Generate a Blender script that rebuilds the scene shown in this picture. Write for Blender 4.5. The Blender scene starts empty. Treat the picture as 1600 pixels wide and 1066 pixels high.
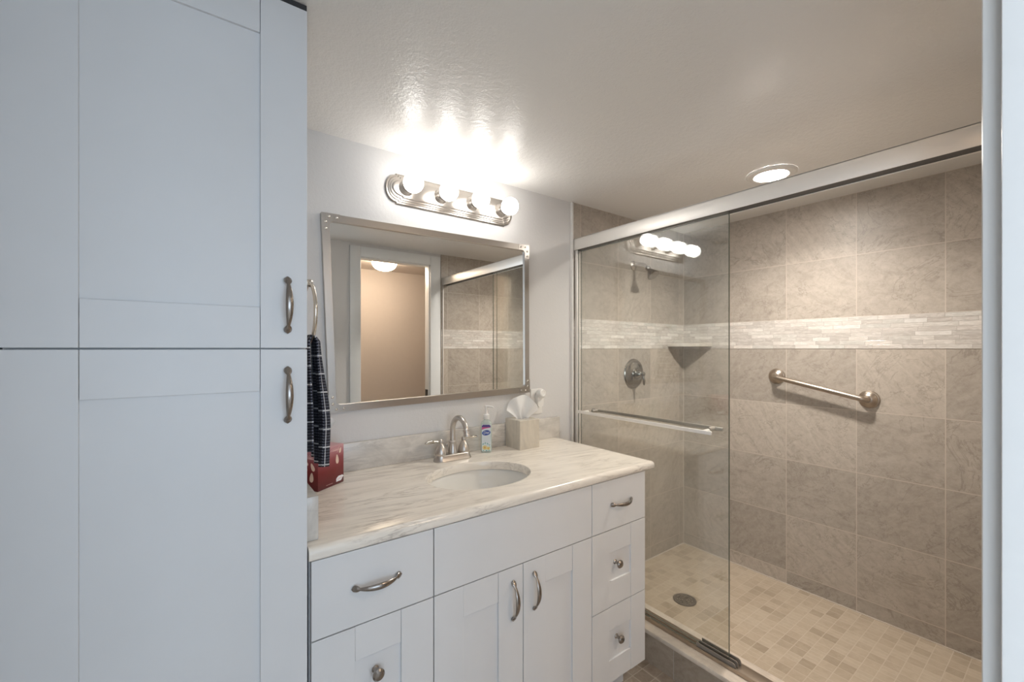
import bpy, bmesh, math, random
from mathutils import Vector, Matrix
random.seed(7)
PI = math.pi
SC = bpy.context.scene
COL = SC.collection

# ------------------------------------------------------------------ camera
CAM_H = 1.315
YAW = math.atan(495 / 669.0)
cam = bpy.data.cameras.new('camera')
cam.sensor_fit = 'HORIZONTAL'
cam.sensor_width = 36.0
cam.lens = 36.0 * 669.0 / 1600.0
cam.shift_y = 12.0 / 1600.0
cam.clip_start = 0.01
camo = bpy.data.objects.new('camera', cam)
COL.objects.link(camo)
camo.location = (0, 0, CAM_H)
camo.rotation_euler = (PI / 2, 0, -YAW)
SC.camera = camo

# ------------------------------------------------------------------ exposure, world, daylight
SC.view_settings.view_transform = 'Standard'
SC.view_settings.look = 'None'
SC.view_settings.exposure = 1.03
SC.view_settings.gamma = 1.0
SC.view_settings.use_curve_mapping = False
BULB_L = 8.4
RECESS_L = 70.0
HALL_L = 29.0
wd = bpy.data.worlds.new('world')
SC.world = wd
wd.use_nodes = True
wd.node_tree.nodes['Background'].inputs[0].default_value = (0.55, 0.68, 0.9, 1)
wd.node_tree.nodes['Background'].inputs[1].default_value = 0.4


def area_light(name, loc, rot, sx, sy, power, color):
    l = bpy.data.lights.new(name, 'AREA')
    l.shape = 'RECTANGLE'
    l.size = sx
    l.size_y = sy
    l.energy = power
    l.color = color
    o = bpy.data.objects.new(name, l)
    COL.objects.link(o)
    o.location = loc
    o.rotation_euler = rot
    return o


# daylight entering by the bedroom window behind the camera
area_light('window_daylight', (0.15, -2.72, 1.35), (PI / 2, 0, 0), 2.0, 1.5, 18, (0.64, 0.82, 1.0))
area_light('added_side_fill', (-2.16, -1.4, 1.35), (PI / 2, 0, -PI / 2), 1.8, 1.5, 36, (0.80, 0.90, 1.0))  # added fill lamp to brighten the door jamb; its window is invented

# ------------------------------------------------------------------ key dimensions
YW = 1.597      # painted back wall
XR = 2.574      # tiled right wall
ZC = 2.07       # bathroom ceiling
YF = 0.05       # front wall, room face
ZT = 0.875      # countertop
ZS = 0.04       # shower floor
XE = 1.565      # start of the tile on back wall


# ------------------------------------------------------------------ node helper
class Mat:
    def __init__(self, name, rough=0.5, metal=0.0, color=(0.8, 0.8, 0.8), spec=0.5):
        self.m = bpy.data.materials.new(name)
        self.m.use_nodes = True
        self.nt = self.m.node_tree
        self.b = self.nt.nodes['Principled BSDF']
        self.b.inputs['Roughness'].default_value = rough
        self.b.inputs['Metallic'].default_value = metal
        self.b.inputs['Base Color'].default_value = (*color, 1)
        self.b.inputs['Specular IOR Level'].default_value = spec

    def n(self, typ, **kw):
        nd = self.nt.nodes.new(typ)
        for k, v in kw.items():
            setattr(nd, k, v)
        return nd

    def link(self, a, b):
        self.nt.links.new(a, b)

    def put(self, sock, v):
        if isinstance(v, (int, float)):
            sock.default_value = v
        elif isinstance(v, (tuple, list)):
            if len(v) == 3 and sock.type == 'RGBA':
                v = (*v, 1)
            sock.default_value = v
        else:
            self.link(v, sock)

    def math(self, op, a, b=0.0, c=None, clamp=False):
        nd = self.n('ShaderNodeMath', operation=op)
        nd.use_clamp = clamp
        self.put(nd.inputs[0], a)
        self.put(nd.inputs[1], b)
        if c is not None:
            self.put(nd.inputs[2], c)
        return nd.outputs[0]

    def pos(self, obj=False):
        if obj:
            return self.n('ShaderNodeTexCoord').outputs['Object']
        return self.n('ShaderNodeNewGeometry').outputs['Position']

    def sep(self, v):
        nd = self.n('ShaderNodeSeparateXYZ')
        self.link(v, nd.inputs[0])
        return nd.outputs

    def comb(self, x, y, z):
        nd = self.n('ShaderNodeCombineXYZ')
        for i, v in enumerate((x, y, z)):
            self.put(nd.inputs[i], v)
        return nd.outputs[0]

    def noise(self, vec, scale, detail=4, rough=0.55, dist=0.0):
        nd = self.n('ShaderNodeTexNoise')
        self.link(vec, nd.inputs['Vector'])
        nd.inputs['Scale'].default_value = scale
        nd.inputs['Detail'].default_value = detail
        nd.inputs['Roughness'].default_value = rough
        nd.inputs['Distortion'].default_value = dist
        return nd.outputs['Fac']

    def white(self, vec):
        nd = self.n('ShaderNodeTexWhiteNoise', noise_dimensions='3D')
        self.link(vec, nd.inputs['Vector'])
        return nd.outputs['Value'], nd.outputs['Color']

    def ramp(self, fac, stops):
        nd = self.n('ShaderNodeValToRGB')
        el = nd.color_ramp.elements
        while len(el) < len(stops):
            el.new(0.5)
        for e, (p, col) in zip(el, stops):
            e.position = p
            e.color = (*col, 1) if len(col) == 3 else col
        self.put(nd.inputs[0], fac)
        return nd.outputs[0]

    def mix(self, fac, a, b, mode='MIX'):
        nd = self.n('ShaderNodeMix', data_type='RGBA', blend_type=mode)
        self.put(nd.inputs[0], fac)
        self.put(nd.inputs[6], a)
        self.put(nd.inputs[7], b)
        return nd.outputs[2]

    def scale(self, vec, s):
        nd = self.n('ShaderNodeVectorMath', operation='MULTIPLY')
        self.link(vec, nd.inputs[0])
        nd.inputs[1].default_value = s
        return nd.outputs[0]

    def vadd(self, a, b):
        nd = self.n('ShaderNodeVectorMath', operation='ADD')
        self.link(a, nd.inputs[0])
        self.put(nd.inputs[1], b)
        return nd.outputs[0]

    def bump(self, h, strength=0.2, dist=0.002):
        nd = self.n('ShaderNodeBump')
        nd.inputs['Strength'].default_value = strength
        nd.inputs['Distance'].default_value = dist
        self.link(h, nd.inputs['Height'])
        self.link(nd.outputs[0], self.b.inputs['Normal'])

    def color(self, c):
        self.put(self.b.inputs['Base Color'], c)

    def rough(self, r):
        self.put(self.b.inputs['Roughness'], r)


def plain(name, color, rough=0.5, metal=0.0, obj=True, vary=0.04, scale=30.0):
    M = Mat(name, rough, metal, color)
    f = M.noise(M.pos(obj), scale, 3)
    lo = tuple(max(0, c * (1 - vary)) for c in color)
    hi = tuple(min(1, c * (1 + vary)) for c in color)
    M.color(M.ramp(f, [(0.3, lo), (0.7, hi)]))
    return M.m


def paint(name, color, rough, scale=260.0, strength=0.25, dist=0.0015):
    M = Mat(name, rough, 0, color)
    p = M.pos()
    f = M.noise(p, scale, 2, 0.5)
    g = M.noise(p, scale * 0.35, 2, 0.5)
    M.bump(M.math('ADD', f, M.math('MULTIPLY', g, 1.5)), strength, dist)
    M.color(M.ramp(M.noise(p, 3, 2), [(0.3, tuple(c * 0.985 for c in color)), (0.7, color)]))
    return M.m


def metal(name, color, rough, scale=(400, 400, 400), m=1.0):
    M = Mat(name, rough, m, color)
    f = M.noise(M.scale(M.pos(True), scale), 1.0, 2)
    M.rough(M.ramp(f, [(0.25, (rough * 0.98,) * 3), (0.75, (rough * 1.02,) * 3)]))
    return M.m


def emit(name, color, strength):
    m = bpy.data.materials.new(name)
    m.use_nodes = True
    nt = m.node_tree
    nt.nodes.remove(nt.nodes['Principled BSDF'])
    e = nt.nodes.new('ShaderNodeEmission')
    e.inputs[0].default_value = (*color, 1)
    e.inputs[1].default_value = strength
    nt.links.new(e.outputs[0], nt.nodes['Material Output'].inputs[0])
    return m


def tile(name, ax, u0, v0, su=0.306, sv=0.30, tint=(1, 1, 1), vax=2, seed=0.0, grout=(0.56, 0.49, 0.42), gw=0.0016):
    """stone tile laid in a plain grid on world axes; every tile gets its own piece of the stone pattern"""
    M = Mat(name, 0.38)
    s = M.sep(M.pos())
    u = M.math('DIVIDE', M.math('SUBTRACT', s[ax], u0), su)
    v = M.math('DIVIDE', M.math('SUBTRACT', s[vax], v0), sv)
    iu, iv = M.math('FLOOR', u), M.math('FLOOR', v)
    fu, fv = M.math('FRACT', u), M.math('FRACT', v)
    du = M.math('MULTIPLY', M.math('MINIMUM', fu, M.math('SUBTRACT', 1.0, fu)), su)
    dv = M.math('MULTIPLY', M.math('MINIMUM', fv, M.math('SUBTRACT', 1.0, fv)), sv)
    joint = M.math('LESS_THAN', M.math('MINIMUM', du, dv), gw)
    val, rc = M.white(M.comb(iu, iv, 3.3 + seed))
    off = M.scale(rc, (9.0, 9.0, 9.0))
    # diagonal bedding, a different lean on each tile
    lean = M.math('SUBTRACT', M.math('MULTIPLY', val, 2.6), 1.0)
    cu = M.math('MULTIPLY', fu, su)
    cv = M.math('MULTIPLY', fv, sv)
    w = M.math('SUBTRACT', cv, M.math('MULTIPLY', cu, lean))
    vec = M.vadd(M.comb(M.math('MULTIPLY', cu, 1.0), M.math('MULTIPLY', w, 1.7), 0.0), off)
    iso = M.vadd(M.comb(cu, cv, 0.7), off)
    f1 = M.noise(vec, 7.5, 10, 0.68, 1.6)
    f2 = M.noise(iso, 42.0, 8, 0.78, 0.6)
    t = tint
    base = M.ramp(f1, [(0.28, (0.355 * t[0], 0.305 * t[1], 0.255 * t[2])), (0.45, (0.45 * t[0], 0.395 * t[1], 0.335 * t[2])),
                       (0.6, (0.51 * t[0], 0.45 * t[1], 0.385 * t[2])), (0.75, (0.58 * t[0], 0.52 * t[1], 0.455 * t[2]))])
    base = M.mix(0.34, base, M.ramp(f2, [(0.36, (0.24 * t[0], 0.20 * t[1], 0.16 * t[2])), (0.56, (0.45 * t[0], 0.40 * t[1], 0.35 * t[2]))]))
    # thin lighter and darker veins
    rid = M.math('ABSOLUTE', M.math('SUBTRACT', M.noise(iso, 3.2, 6, 0.6, 1.4), 0.5))
    vein = M.math('LESS_THAN', rid, 0.006)
    base = M.mix(M.math('MULTIPLY', vein, 0.45), base, (0.27 * t[0], 0.23 * t[1], 0.19 * t[2]))
    tone = M.math('ADD', 0.86, M.math('MULTIPLY', val, 0.24))
    base = M.mix(1.0, base, M.comb(tone, tone, tone), 'MULTIPLY')
    M.color(M.mix(joint, base, grout))
    h = M.math('SUBTRACT', M.math('MULTIPLY', f2, 0.25), joint)
    M.bump(h, 0.25, 0.0012)
    return M.m


def mosaic_floor(name, s, cols, grout, seed=0.0, merge=True):
    M = Mat(name, 0.42)
    p = M.sep(M.pos())
    u = M.math('DIVIDE', M.math('ADD', p[0], 0.013), s)
    v = M.math('DIVIDE', M.math('ADD', p[1], 0.021), s)
    iu, iv, fu, fv = M.math('FLOOR', u), M.math('FLOOR', v), M.math('FRACT', u), M.math('FRACT', v)
    r, rc = M.white(M.comb(iu, iv, 1.7 + seed))
    m = M.math('MINIMUM', M.math('MINIMUM', fu, M.math('SUBTRACT', 1.0, fu)), M.math('MINIMUM', fv, M.math('SUBTRACT', 1.0, fv)))
    if merge:   # some pieces are split in halves
        half = M.math('GREATER_THAN', r, 0.72)
        m2 = M.math('ADD', M.math('ABSOLUTE', M.math('SUBTRACT', fu, 0.5)), M.math('MULTIPLY', M.math('SUBTRACT', 1.0, half), 1.0))
        m = M.math('MINIMUM', m, m2)
    joint = M.math('LESS_THAN', m, 0.028)
    vec = M.vadd(M.pos(), M.scale(rc, (5, 5, 5)))
    f = M.noise(vec, 22, 6, 0.65, 0.8)
    col = M.ramp(r, cols)
    col = M.mix(0.38, col, M.ramp(f, [(0.3, cols[0][1]), (0.7, cols[-1][1])]))
    M.color(M.mix(M.math('MULTIPLY', joint, 0.75), col, grout))
    M.bump(M.math('SUBTRACT', M.math('MULTIPLY', f, 0.2), joint), 0.3, 0.0015)
    return M.m


def mosaic_band(name, ax):
    M = Mat(name, 0.14)
    p = M.sep(M.pos())
    rh = 0.155 / 8
    v = M.math('SUBTRACT', p[2], 1.315)
    row = M.math('FLOOR', M.math('DIVIDE', v, rh))
    r1, _ = M.white(M.comb(row, 5.0, 2.0))
    L = M.math('ADD', 0.075, M.math('MULTIPLY', r1, 0.06))
    uu = M.math('ADD', M.math('ADD', p[ax], 3.0), M.math('MULTIPLY', r1, 0.7))
    q = M.math('DIVIDE', uu, L)
    iq, fq = M.math('FLOOR', q), M.math('FRACT', q)
    fv = M.math('FRACT', M.math('DIVIDE', v, rh))
    du = M.math('MULTIPLY', M.math('MINIMUM', fq, M.math('SUBTRACT', 1.0, fq)), L)
    dv = M.math('MULTIPLY', M.math('MINIMUM', fv, M.math('SUBTRACT', 1.0, fv)), rh)
    joint = M.math('LESS_THAN', M.math('MINIMUM', du, dv), 0.0009)
    r2, rc = M.white(M.comb(iq, row, 9.0))
    col = M.ramp(r2, [(0.0, (0.46, 0.41, 0.37)), (0.3, (0.55, 0.51, 0.47)), (0.5, (0.66, 0.60, 0.55)),
                      (0.68, (0.58, 0.58, 0.54)), (0.82, (0.78, 0.72, 0.66)), (1.0, (0.86, 0.84, 0.80))])
    vec = M.vadd(M.comb(M.math('MULTIPLY', p[ax], 18), 0.0, M.math('MULTIPLY', p[2], 70)), M.scale(rc, (7, 7, 7)))
    f = M.noise(vec, 1.6, 3, 0.5, 1.0)
    pearl = M.ramp(f, [(0.3, (0.52, 0.47, 0.43)), (0.5, (0.62, 0.58, 0.53)), (0.62, (0.80, 0.76, 0.71)), (0.72, (0.66, 0.57, 0.52))])
    M.color(M.mix(M.math('MULTIPLY', joint, 0.7), M.mix(0.5, col, pearl), (0.42, 0.38, 0.34)))
    M.rough(M.ramp(r2, [(0, (0.28,) * 3), (1, (0.08,) * 3)]))
    M.b.inputs['Metallic'].default_value = 0.10
    M.bump(M.math('ADD', M.math('MULTIPLY', f, 1.1), M.math('SUBTRACT', M.math('MULTIPLY', r2, 0.8), joint)), 0.35, 0.002)
    return M.m


def marble(name, base, vein, ax=0, rough=0.18, streak=1.0, obj=False, grey=None):
    """pale marble with soft bedding streaks running along one axis"""
    M = Mat(name, rough)
    p = M.pos(obj)
    sc = [26.0, 26.0, 26.0]
    sc[ax] = 3.2
    q = M.scale(p, sc)
    if ax == 0:
        s = M.sep(p)   # streaks lean a little across the slab
        q = M.comb(M.math('MULTIPLY', s[0], 3.2), M.math('ADD', M.math('MULTIPLY', s[1], 26.0), M.math('MULTIPLY', s[0], 3.0)), M.math('MULTIPLY', s[2], 26.0))
    f = M.noise(q, 1.0, 6, 0.62, 0.9)
    g = M.noise(p, 5.0, 4, 0.6, 0.6)
    c = M.ramp(f, [(0.33, tuple(b * 0.90 for b in base)), (0.5, base), (0.7, tuple(min(1, b * 1.05) for b in base))])
    rid = M.math('ABSOLUTE', M.math('SUBTRACT', M.noise(q, 0.8, 7, 0.6, 1.3), 0.5))
    v = M.ramp(rid, [(0.0, (1,) * 3), (0.022, (0.4,) * 3), (0.06, (0,) * 3)])
    v = M.math('MULTIPLY', M.math('MULTIPLY', v, M.ramp(g, [(0.38, (0.08,) * 3), (0.66, (1,) * 3)])), 0.62 * streak)
    c = M.mix(v, c, vein)
    if grey:
        c = M.mix(M.ramp(M.noise(p, 7.0, 5, 0.6, 1.5), [(0.42, (0,) * 3), (0.68, (0.75,) * 3)]), c, grey)
    M.color(c)
    return M.m


def clear_glass(name, tint):
    """sheet glass: straight transmission with a true Fresnel-like mirror part on both faces"""
    m = bpy.data.materials.new(name)
    m.use_nodes = True
    nt = m.node_tree
    nt.nodes.remove(nt.nodes['Principled BSDF'])
    lw = nt.nodes.new('ShaderNodeLayerWeight')
    lw.inputs[0].default_value = 0.5
    pw = nt.nodes.new('ShaderNodeMath')
    pw.operation = 'POWER'
    nt.links.new(lw.outputs['Facing'], pw.inputs[0])
    pw.inputs[1].default_value = 5.0
    ma = nt.nodes.new('ShaderNodeMath')
    ma.operation = 'MULTIPLY_ADD'
    nt.links.new(pw.outputs[0], ma.inputs[0])
    ma.inputs[1].default_value = 0.95
    ma.inputs[2].default_value = 0.05
    tr = nt.nodes.new('ShaderNodeBsdfTransparent')
    tr.inputs[0].default_value = (*tint, 1)
    gl = nt.nodes.new('ShaderNodeBsdfGlossy')
    gl.inputs['Roughness'].default_value = 0.0
    gl.inputs[0].default_value = (1, 1, 1, 1)
    mx = nt.nodes.new('ShaderNodeMixShader')
    nt.links.new(ma.outputs[0], mx.inputs[0])
    nt.links.new(tr.outputs[0], mx.inputs[1])
    nt.links.new(gl.outputs[0], mx.inputs[2])
    nt.links.new(mx.outputs[0], nt.nodes['Material Output'].inputs[0])
    return m


# ------------------------------------------------------------------ materials
WALL = paint('wall_paint', (0.70, 0.685, 0.675), 0.5)
CEIL = paint('ceiling_paint', (0.80, 0.785, 0.765), 0.29, 170, 0.50, 0.0018)
TRIMW = plain('white_trim_paint', (0.78, 0.79, 0.79), 0.35, obj=False, vary=0.01)
CAB = plain('white_cabinet_foil', (0.73, 0.73, 0.735), 0.42, obj=False, vary=0.012, scale=8)
CABIN = plain('cabinet_shadow_gap_board', (0.30, 0.30, 0.31), 0.7)
NICKEL = metal('brushed_nickel', (0.58, 0.54, 0.50), 0.36, (60, 60, 900))
NICKELV = metal('brushed_nickel_frame', (0.50, 0.465, 0.43), 0.28, (30, 400, 400))
PULL = metal('satin_nickel_pull', (0.34, 0.31, 0.285), 0.25)
VALVE = metal('aged_nickel', (0.36, 0.335, 0.30), 0.22)
CHROME = metal('polished_nickel', (0.70, 0.66, 0.60), 0.14)
HEADER = metal('header_nickel', (0.88, 0.85, 0.81), 0.42, (400, 30, 400), 0.55)
BRONZEISH = metal('worn_nickel', (0.47, 0.40, 0.335), 0.33)
DARK = plain('dark_channel', (0.03, 0.028, 0.026), 0.5)
GUIDE = plain('clear_grey_plastic', (0.22, 0.19, 0.16), 0.25)
MIRROR = Mat('mirror_silver', 0.0, 1.0, (0.88, 0.89, 0.88)).m
GLASS = clear_glass('shower_glass', (0.985, 0.992, 0.986))
GEDGE = plain('glass_cut_edge', (0.10, 0.12, 0.10), 0.15)
COUNTER = marble('cream_marble', (0.87, 0.81, 0.73), (0.42, 0.36, 0.31), 0, 0.18, 1.15)
SPLASH = marble('grey_cream_marble', (0.70, 0.66, 0.61), (0.36, 0.33, 0.30), 0, 0.2, 1.0, False, (0.48, 0.45, 0.42))
COVER = marble('beige_marble', (0.66, 0.60, 0.51), (0.42, 0.36, 0.30), 2, 0.25, 0.7, True, (0.50, 0.46, 0.40))
CURBM = marble('curb_marble', (0.66, 0.58, 0.49), (0.38, 0.32, 0.27), 1, 0.28, 0.9, False, (0.48, 0.42, 0.36))
PORC = Mat('porcelain', 0.08, 0, (0.86, 0.85, 0.82)).m
PLAST = plain('white_plastic', (0.82, 0.80, 0.77), 0.35, vary=0.01)
TISSUE = plain('tissue_paper', (0.86, 0.85, 0.83), 0.9, vary=0.02)
BULB = emit('lit_bulb', (1.0, 0.965, 0.91), BULB_L)
LENS = emit('lit_lens', (1.0, 0.935, 0.86), RECESS_L)
DOME = emit('lit_dome', (1.0, 0.80, 0.60), HALL_L)

t_args = dict(su=0.306, sv=0.30)
T_R_LO = tile('stone_tile_right_lower', 1, 0.3685, 1.315 - 1.5, **t_args)
T_R_HI = tile('stone_tile_right_upper', 1, 0.3685, 1.470, seed=2.0, **t_args)
T_B_LO = tile('stone_tile_end_lower', 0, 1.622, 1.315 - 1.5, su=0.30, sv=0.30, seed=5.0)
T_B_HI = tile('stone_tile_end_upper', 0, 1.622, 1.470, su=0.30, sv=0.30, seed=8.0)
T_CURB = tile('grey_slate_tile', 1, 0.985, -0.16, 0.306, 0.3, (0.82, 0.77, 0.71), seed=3.0, grout=(0.40, 0.36, 0.32))
BAND_R = mosaic_band('pearl_mosaic_right', 1)
BAND_E = mosaic_band('pearl_mosaic_end', 0)
SHFLOOR = mosaic_floor('tumbled_marble_mosaic', 0.052, [(0.0, (0.33, 0.26, 0.185)), (0.25, (0.45, 0.365, 0.275)), (0.65, (0.51, 0.42, 0.32)), (1.0, (0.53, 0.445, 0.345))], (0.56, 0.48, 0.385))
BFLOOR = mosaic_floor('brown_mosaic', 0.062, [(0.0, (0.16, 0.12, 0.09)), (0.3, (0.33, 0.27, 0.22)), (0.65, (0.45, 0.38, 0.31)), (1.0, (0.52, 0.46, 0.39))], (0.48, 0.42, 0.36), 4.0)
CARPET = plain('beige_carpet', (0.45, 0.40, 0.34), 0.95, obj=False, vary=0.15, scale=200)


# ------------------------------------------------------------------ mesh helpers
def box(bm, x0, x1, y0, y1, z0, z1, bev=0.0, seg=2, mi=0):
    vs = [bm.verts.new((x, y, z)) for x in (x0, x1) for y in (y0, y1) for z in (z0, z1)]
    F = [(0, 1, 3, 2), (4, 6, 7, 5), (0, 4, 5, 1), (2, 3, 7, 6), (0, 2, 6, 4), (1, 5, 7, 3)]
    fs = [bm.faces.new([vs[i] for i in f]) for f in F]
    for f in fs:
        f.material_index = mi
    if bev > 0:
        es = list({e for f in fs for e in f.edges})
        bmesh.ops.bevel(bm, geom=es, offset=bev, segments=seg, profile=0.5, affect='EDGES', clamp_overlap=True)
    return fs


def lathe(bm, prof, seg=32, mat=None, cap0=True, cap1=True, sx=1.0, sy=1.0):
    """profile of (radius, height) turned about local z, then moved by a matrix"""
    rings = []
    for r, z in prof:
        ring = []
        for i in range(seg):
            a = 2 * PI * i / seg
            p = Vector((r * math.cos(a) * sx, r * math.sin(a) * sy, z))
            ring.append(bm.verts.new(mat @ p if mat else p))
        rings.append(ring)
    for a, b in zip(rings, rings[1:]):
        for i in range(seg):
            j = (i + 1) % seg
            bm.faces.new((a[i], a[j], b[j], b[i]))
    if cap0:
        bm.faces.new(list(reversed(rings[0])))
    if cap1:
        bm.faces.new(rings[-1])


def tube(bm, pts, radii, seg=14, caps=True, flat=1.0, up=None):
    """swept tube; flat squeezes the section along the transported normal"""
    pts = [Vector(p) for p in pts]
    n = len(pts)
    if not isinstance(radii, (list, tuple)):
        radii = [radii] * n
    tans = []
    for i in range(n):
        t = pts[min(i + 1, n - 1)] - pts[max(i - 1, 0)]
        tans.append(t.normalized())
    ref = Vector(up) if up else (Vector((0, 0, 1)) if abs(tans[0].z) < 0.9 else Vector((1, 0, 0)))
    nrm = (ref - tans[0] * ref.dot(tans[0])).normalized()
    rings = []
    for i in range(n):
        nrm = (nrm - tans[i] * nrm.dot(tans[i])).normalized()
        bn = tans[i].cross(nrm)
        ring = []
        for k in range(seg):
            a = 2 * PI * k / seg
            ring.append(bm.verts.new(pts[i] + (nrm * math.cos(a) * flat + bn * math.sin(a)) * radii[i]))
        rings.append(ring)
    for a, b in zip(rings, rings[1:]):
        for k in range(seg):
            j = (k + 1) % seg
            bm.faces.new((a[k], a[j], b[j], b[k]))
    if caps:
        bm.faces.new(list(reversed(rings[0])))
        bm.faces.new(rings[-1])


def sphere(bm, c, r, u=24, v=14, sc=(1, 1, 1)):
    m = Matrix.Translation(c) @ Matrix.Diagonal((*sc, 1))
    bmesh.ops.create_uvsphere(bm, u_segments=u, v_segments=v, radius=r, matrix=m)


def prism(bm, outline, z0, z1, mat=None):
    a = [bm.verts.new((mat @ Vector((x, y, z0))) if mat else (x, y, z0)) for x, y in outline]
    b = [bm.verts.new((mat @ Vector((x, y, z1))) if mat else (x, y, z1)) for x, y in outline]
    n = len(a)
    for i in range(n):
        j = (i + 1) % n
        bm.faces.new((a[i], a[j], b[j], b[i]))
    bm.faces.new(list(reversed(a)))
    bm.faces.new(b)


def rrect(w, h, r, k=6):
    out = []
    for cx, cy, a0 in ((w / 2 - r, h / 2 - r, 0), (-w / 2 + r, h / 2 - r, 90), (-w / 2 + r, -h / 2 + r, 180), (w / 2 - r, -h / 2 + r, 270)):
        for i in range(k + 1):
            a = math.radians(a0 + 90 * i / k)
            out.append((cx + r * math.cos(a), cy + r * math.sin(a)))
    return out


def world_loc(o):
    v = Vector((0, 0, 0))
    while o is not None:
        v += o.location
        o = o.parent
    return v


def obj(name, bm, mats, parent=None, loc=None, local=False, smooth=28, kind=None):
    """link ONE mesh object; bm is in world metres unless local, its origin goes to its thing's base"""
    bmesh.ops.recalc_face_normals(bm, faces=bm.faces[:])
    base = world_loc(parent) if parent else Vector(loc or (0, 0, 0))
    if not local:
        bmesh.ops.translate(bm, vec=-base, verts=bm.verts[:])
    me = bpy.data.meshes.new(name)
    bm.to_mesh(me)
    bm.free()
    for m in (mats if isinstance(mats, (list, tuple)) else [mats]):
        me.materials.append(m)
    if smooth:
        me.polygons.foreach_set('use_smooth', [True] * len(me.polygons))
        me.set_sharp_from_angle(angle=math.radians(smooth))
    o = bpy.data.objects.new(name, me)
    COL.objects.link(o)
    if parent:
        o.parent = parent
    else:
        o.location = base
    if kind:
        o['kind'] = kind
    return o


def tag(o, label, cat, group=None):
    o['label'] = label
    o['category'] = cat
    if group:
        o['group'] = group
    return o


def thing(name, label, cat, loc, rotz=0.0, group=None):
    o = bpy.data.objects.new(name, None)
    o.empty_display_size = 0.05
    COL.objects.link(o)
    o.location = loc
    o.rotation_euler = (0, 0, rotz)
    return tag(o, label, cat, group)


def B():
    return bmesh.new()


def struct(name, boxes, mats, parent=None, bev=0.0):
    bm = B()
    for b in boxes:
        box(bm, *b[:6], bev=bev, mi=(b[6] if len(b) > 6 else 0))
    return obj(name, bm, mats, parent, smooth=0 if bev == 0 else 25, kind=None if parent else 'structure')


def text_mesh(name, body, size, mat, parent, M, extrude=0.0002, shear=0.0):
    c = bpy.data.curves.new('text', 'FONT')
    c.body = body
    c.size = size
    c.extrude = extrude
    c.shear = shear
    c.align_x = 'CENTER'
    c.align_y = 'CENTER'
    t = bpy.data.objects.new('text', c)
    COL.objects.link(t)
    me = bpy.data.meshes.new_from_object(t.evaluated_get(bpy.context.evaluated_depsgraph_get()))
    bpy.data.objects.remove(t)
    bpy.data.curves.remove(c)
    me.transform(M)
    me.materials.clear()
    me.materials.append(mat)
    me.name = name
    o = bpy.data.objects.new(name, me)
    COL.objects.link(o)
    o.parent = parent
    return o


# ================================================================== THE SETTING
struct('floor', [(-0.40, 1.53, -0.02, YW + 0.12, -0.10, 0.0)], BFLOOR)
struct('ceiling', [(-0.40, XR + 0.12, -0.02, YW + 0.12, ZC, ZC + 0.1)], CEIL)
struct('wall_back', [(-0.40, XE, YW, YW + 0.12, 0, ZC)], WALL)
struct('wall_left', [(-0.40, -0.262, 0.05, YW, 0, ZC)], WALL)
# front wall with two door openings: the photographer's and the one the mirror shows
D1 = (-0.262, 0.628, 2.0)
D2 = (0.918, 1.482, 1.985)
wf = struct('wall_front', [(-0.40, D1[0], -0.02, YF, 0, ZC), (D1[0], D1[1], -0.02, YF, D1[2], ZC), (D1[1], D2[0], -0.02, YF, 0, ZC),
                           (D2[0], D2[1], -0.02, YF, D2[2], ZC), (D2[1], 1.60, -0.02, YF, 0, ZC)], WALL)
# shower end walls, tiled
for nm, y0, y1, yb in (('wall_shower_back', 1.588, 1.717, 1.586), ('wall_shower_front', -0.02, 0.058, 0.060)):
    w = struct(nm, [(XE, XR + 0.12, y0, y1, 0, 1.3925, 0), (XE, XR + 0.12, y0, y1, 1.3925, ZC, 1)], [T_B_LO, T_B_HI])
    struct('mosaic_band', [(XE, XR, min(y0, yb) if yb < 1 and yb < y0 else (yb if yb > 1 else y1 - 0.003), (y0 + 0.003 if yb > 1 else yb), 1.315, 1.470)], BAND_E, w)
w = struct('wall_right', [(XR, XR + 0.12, -0.02, 1.72, 0, 1.3925, 0), (XR, XR + 0.12, -0.02, 1.72, 1.3925, ZC, 1)], [T_R_LO, T_R_HI])
struct('mosaic_band', [(XR - 0.002, XR + 0.003, 0.058, 1.588, 1.315, 1.470)], BAND_R, w)
struct('floor_shower', [(1.53, XR + 0.12, -0.02, 1.72, -0.10, ZS)], SHFLOOR)
# tile edge strip on the back wall
struct('trim_1', [(XE - 0.009, XE + 0.002, 1.583, YW + 0.01, 0.0, ZC)], plain('white_edge_strip', (0.72, 0.70, 0.67), 0.4), bev=0.002)
# caulk in the wet corners
CAULK = plain('pale_caulk', (0.60, 0.54, 0.47), 0.5)
struct('trim_2', [(XR - 0.003, XR + 0.001, 1.585, 1.589, ZS, ZC), (XR - 0.004, XR + 0.001, 0.06, 1.588, ZS, ZS + 0.004), (1.67, XR, 1.584, 1.589, ZS, ZS + 0.004)], CAULK)

# shower curb: grey riser tile under a rounded marble cap
curb = struct('trim_curb', [(1.527, 1.66, 0.058, 1.588, 0, 0.122)], T_CURB)
struct('curb_cap', [(1.517, 1.672, 0.058, 1.588, 0.122, 0.142)], CURBM, curb, bev=0.006)

# door_1: the opening the picture is taken through
d1 = struct('door_1', [(D1[1] - 0.02, D1[1], -0.025, YF, 0, D1[2])], TRIMW, bev=0.002)
struct('door_casing', [(0.6347, 0.700, YF, 0.0655, 0, 2.045)], TRIMW, d1, bev=0.004)
struct('door_stop', [(D1[1] - 0.032, D1[1] - 0.02, -0.020, 0.008, 0, D1[2])], TRIMW, d1, bev=0.002)
struct('head_jamb', [(D1[0], D1[1], -0.025, YF, D1[2] - 0.02, D1[2])], TRIMW, d1)
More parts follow.
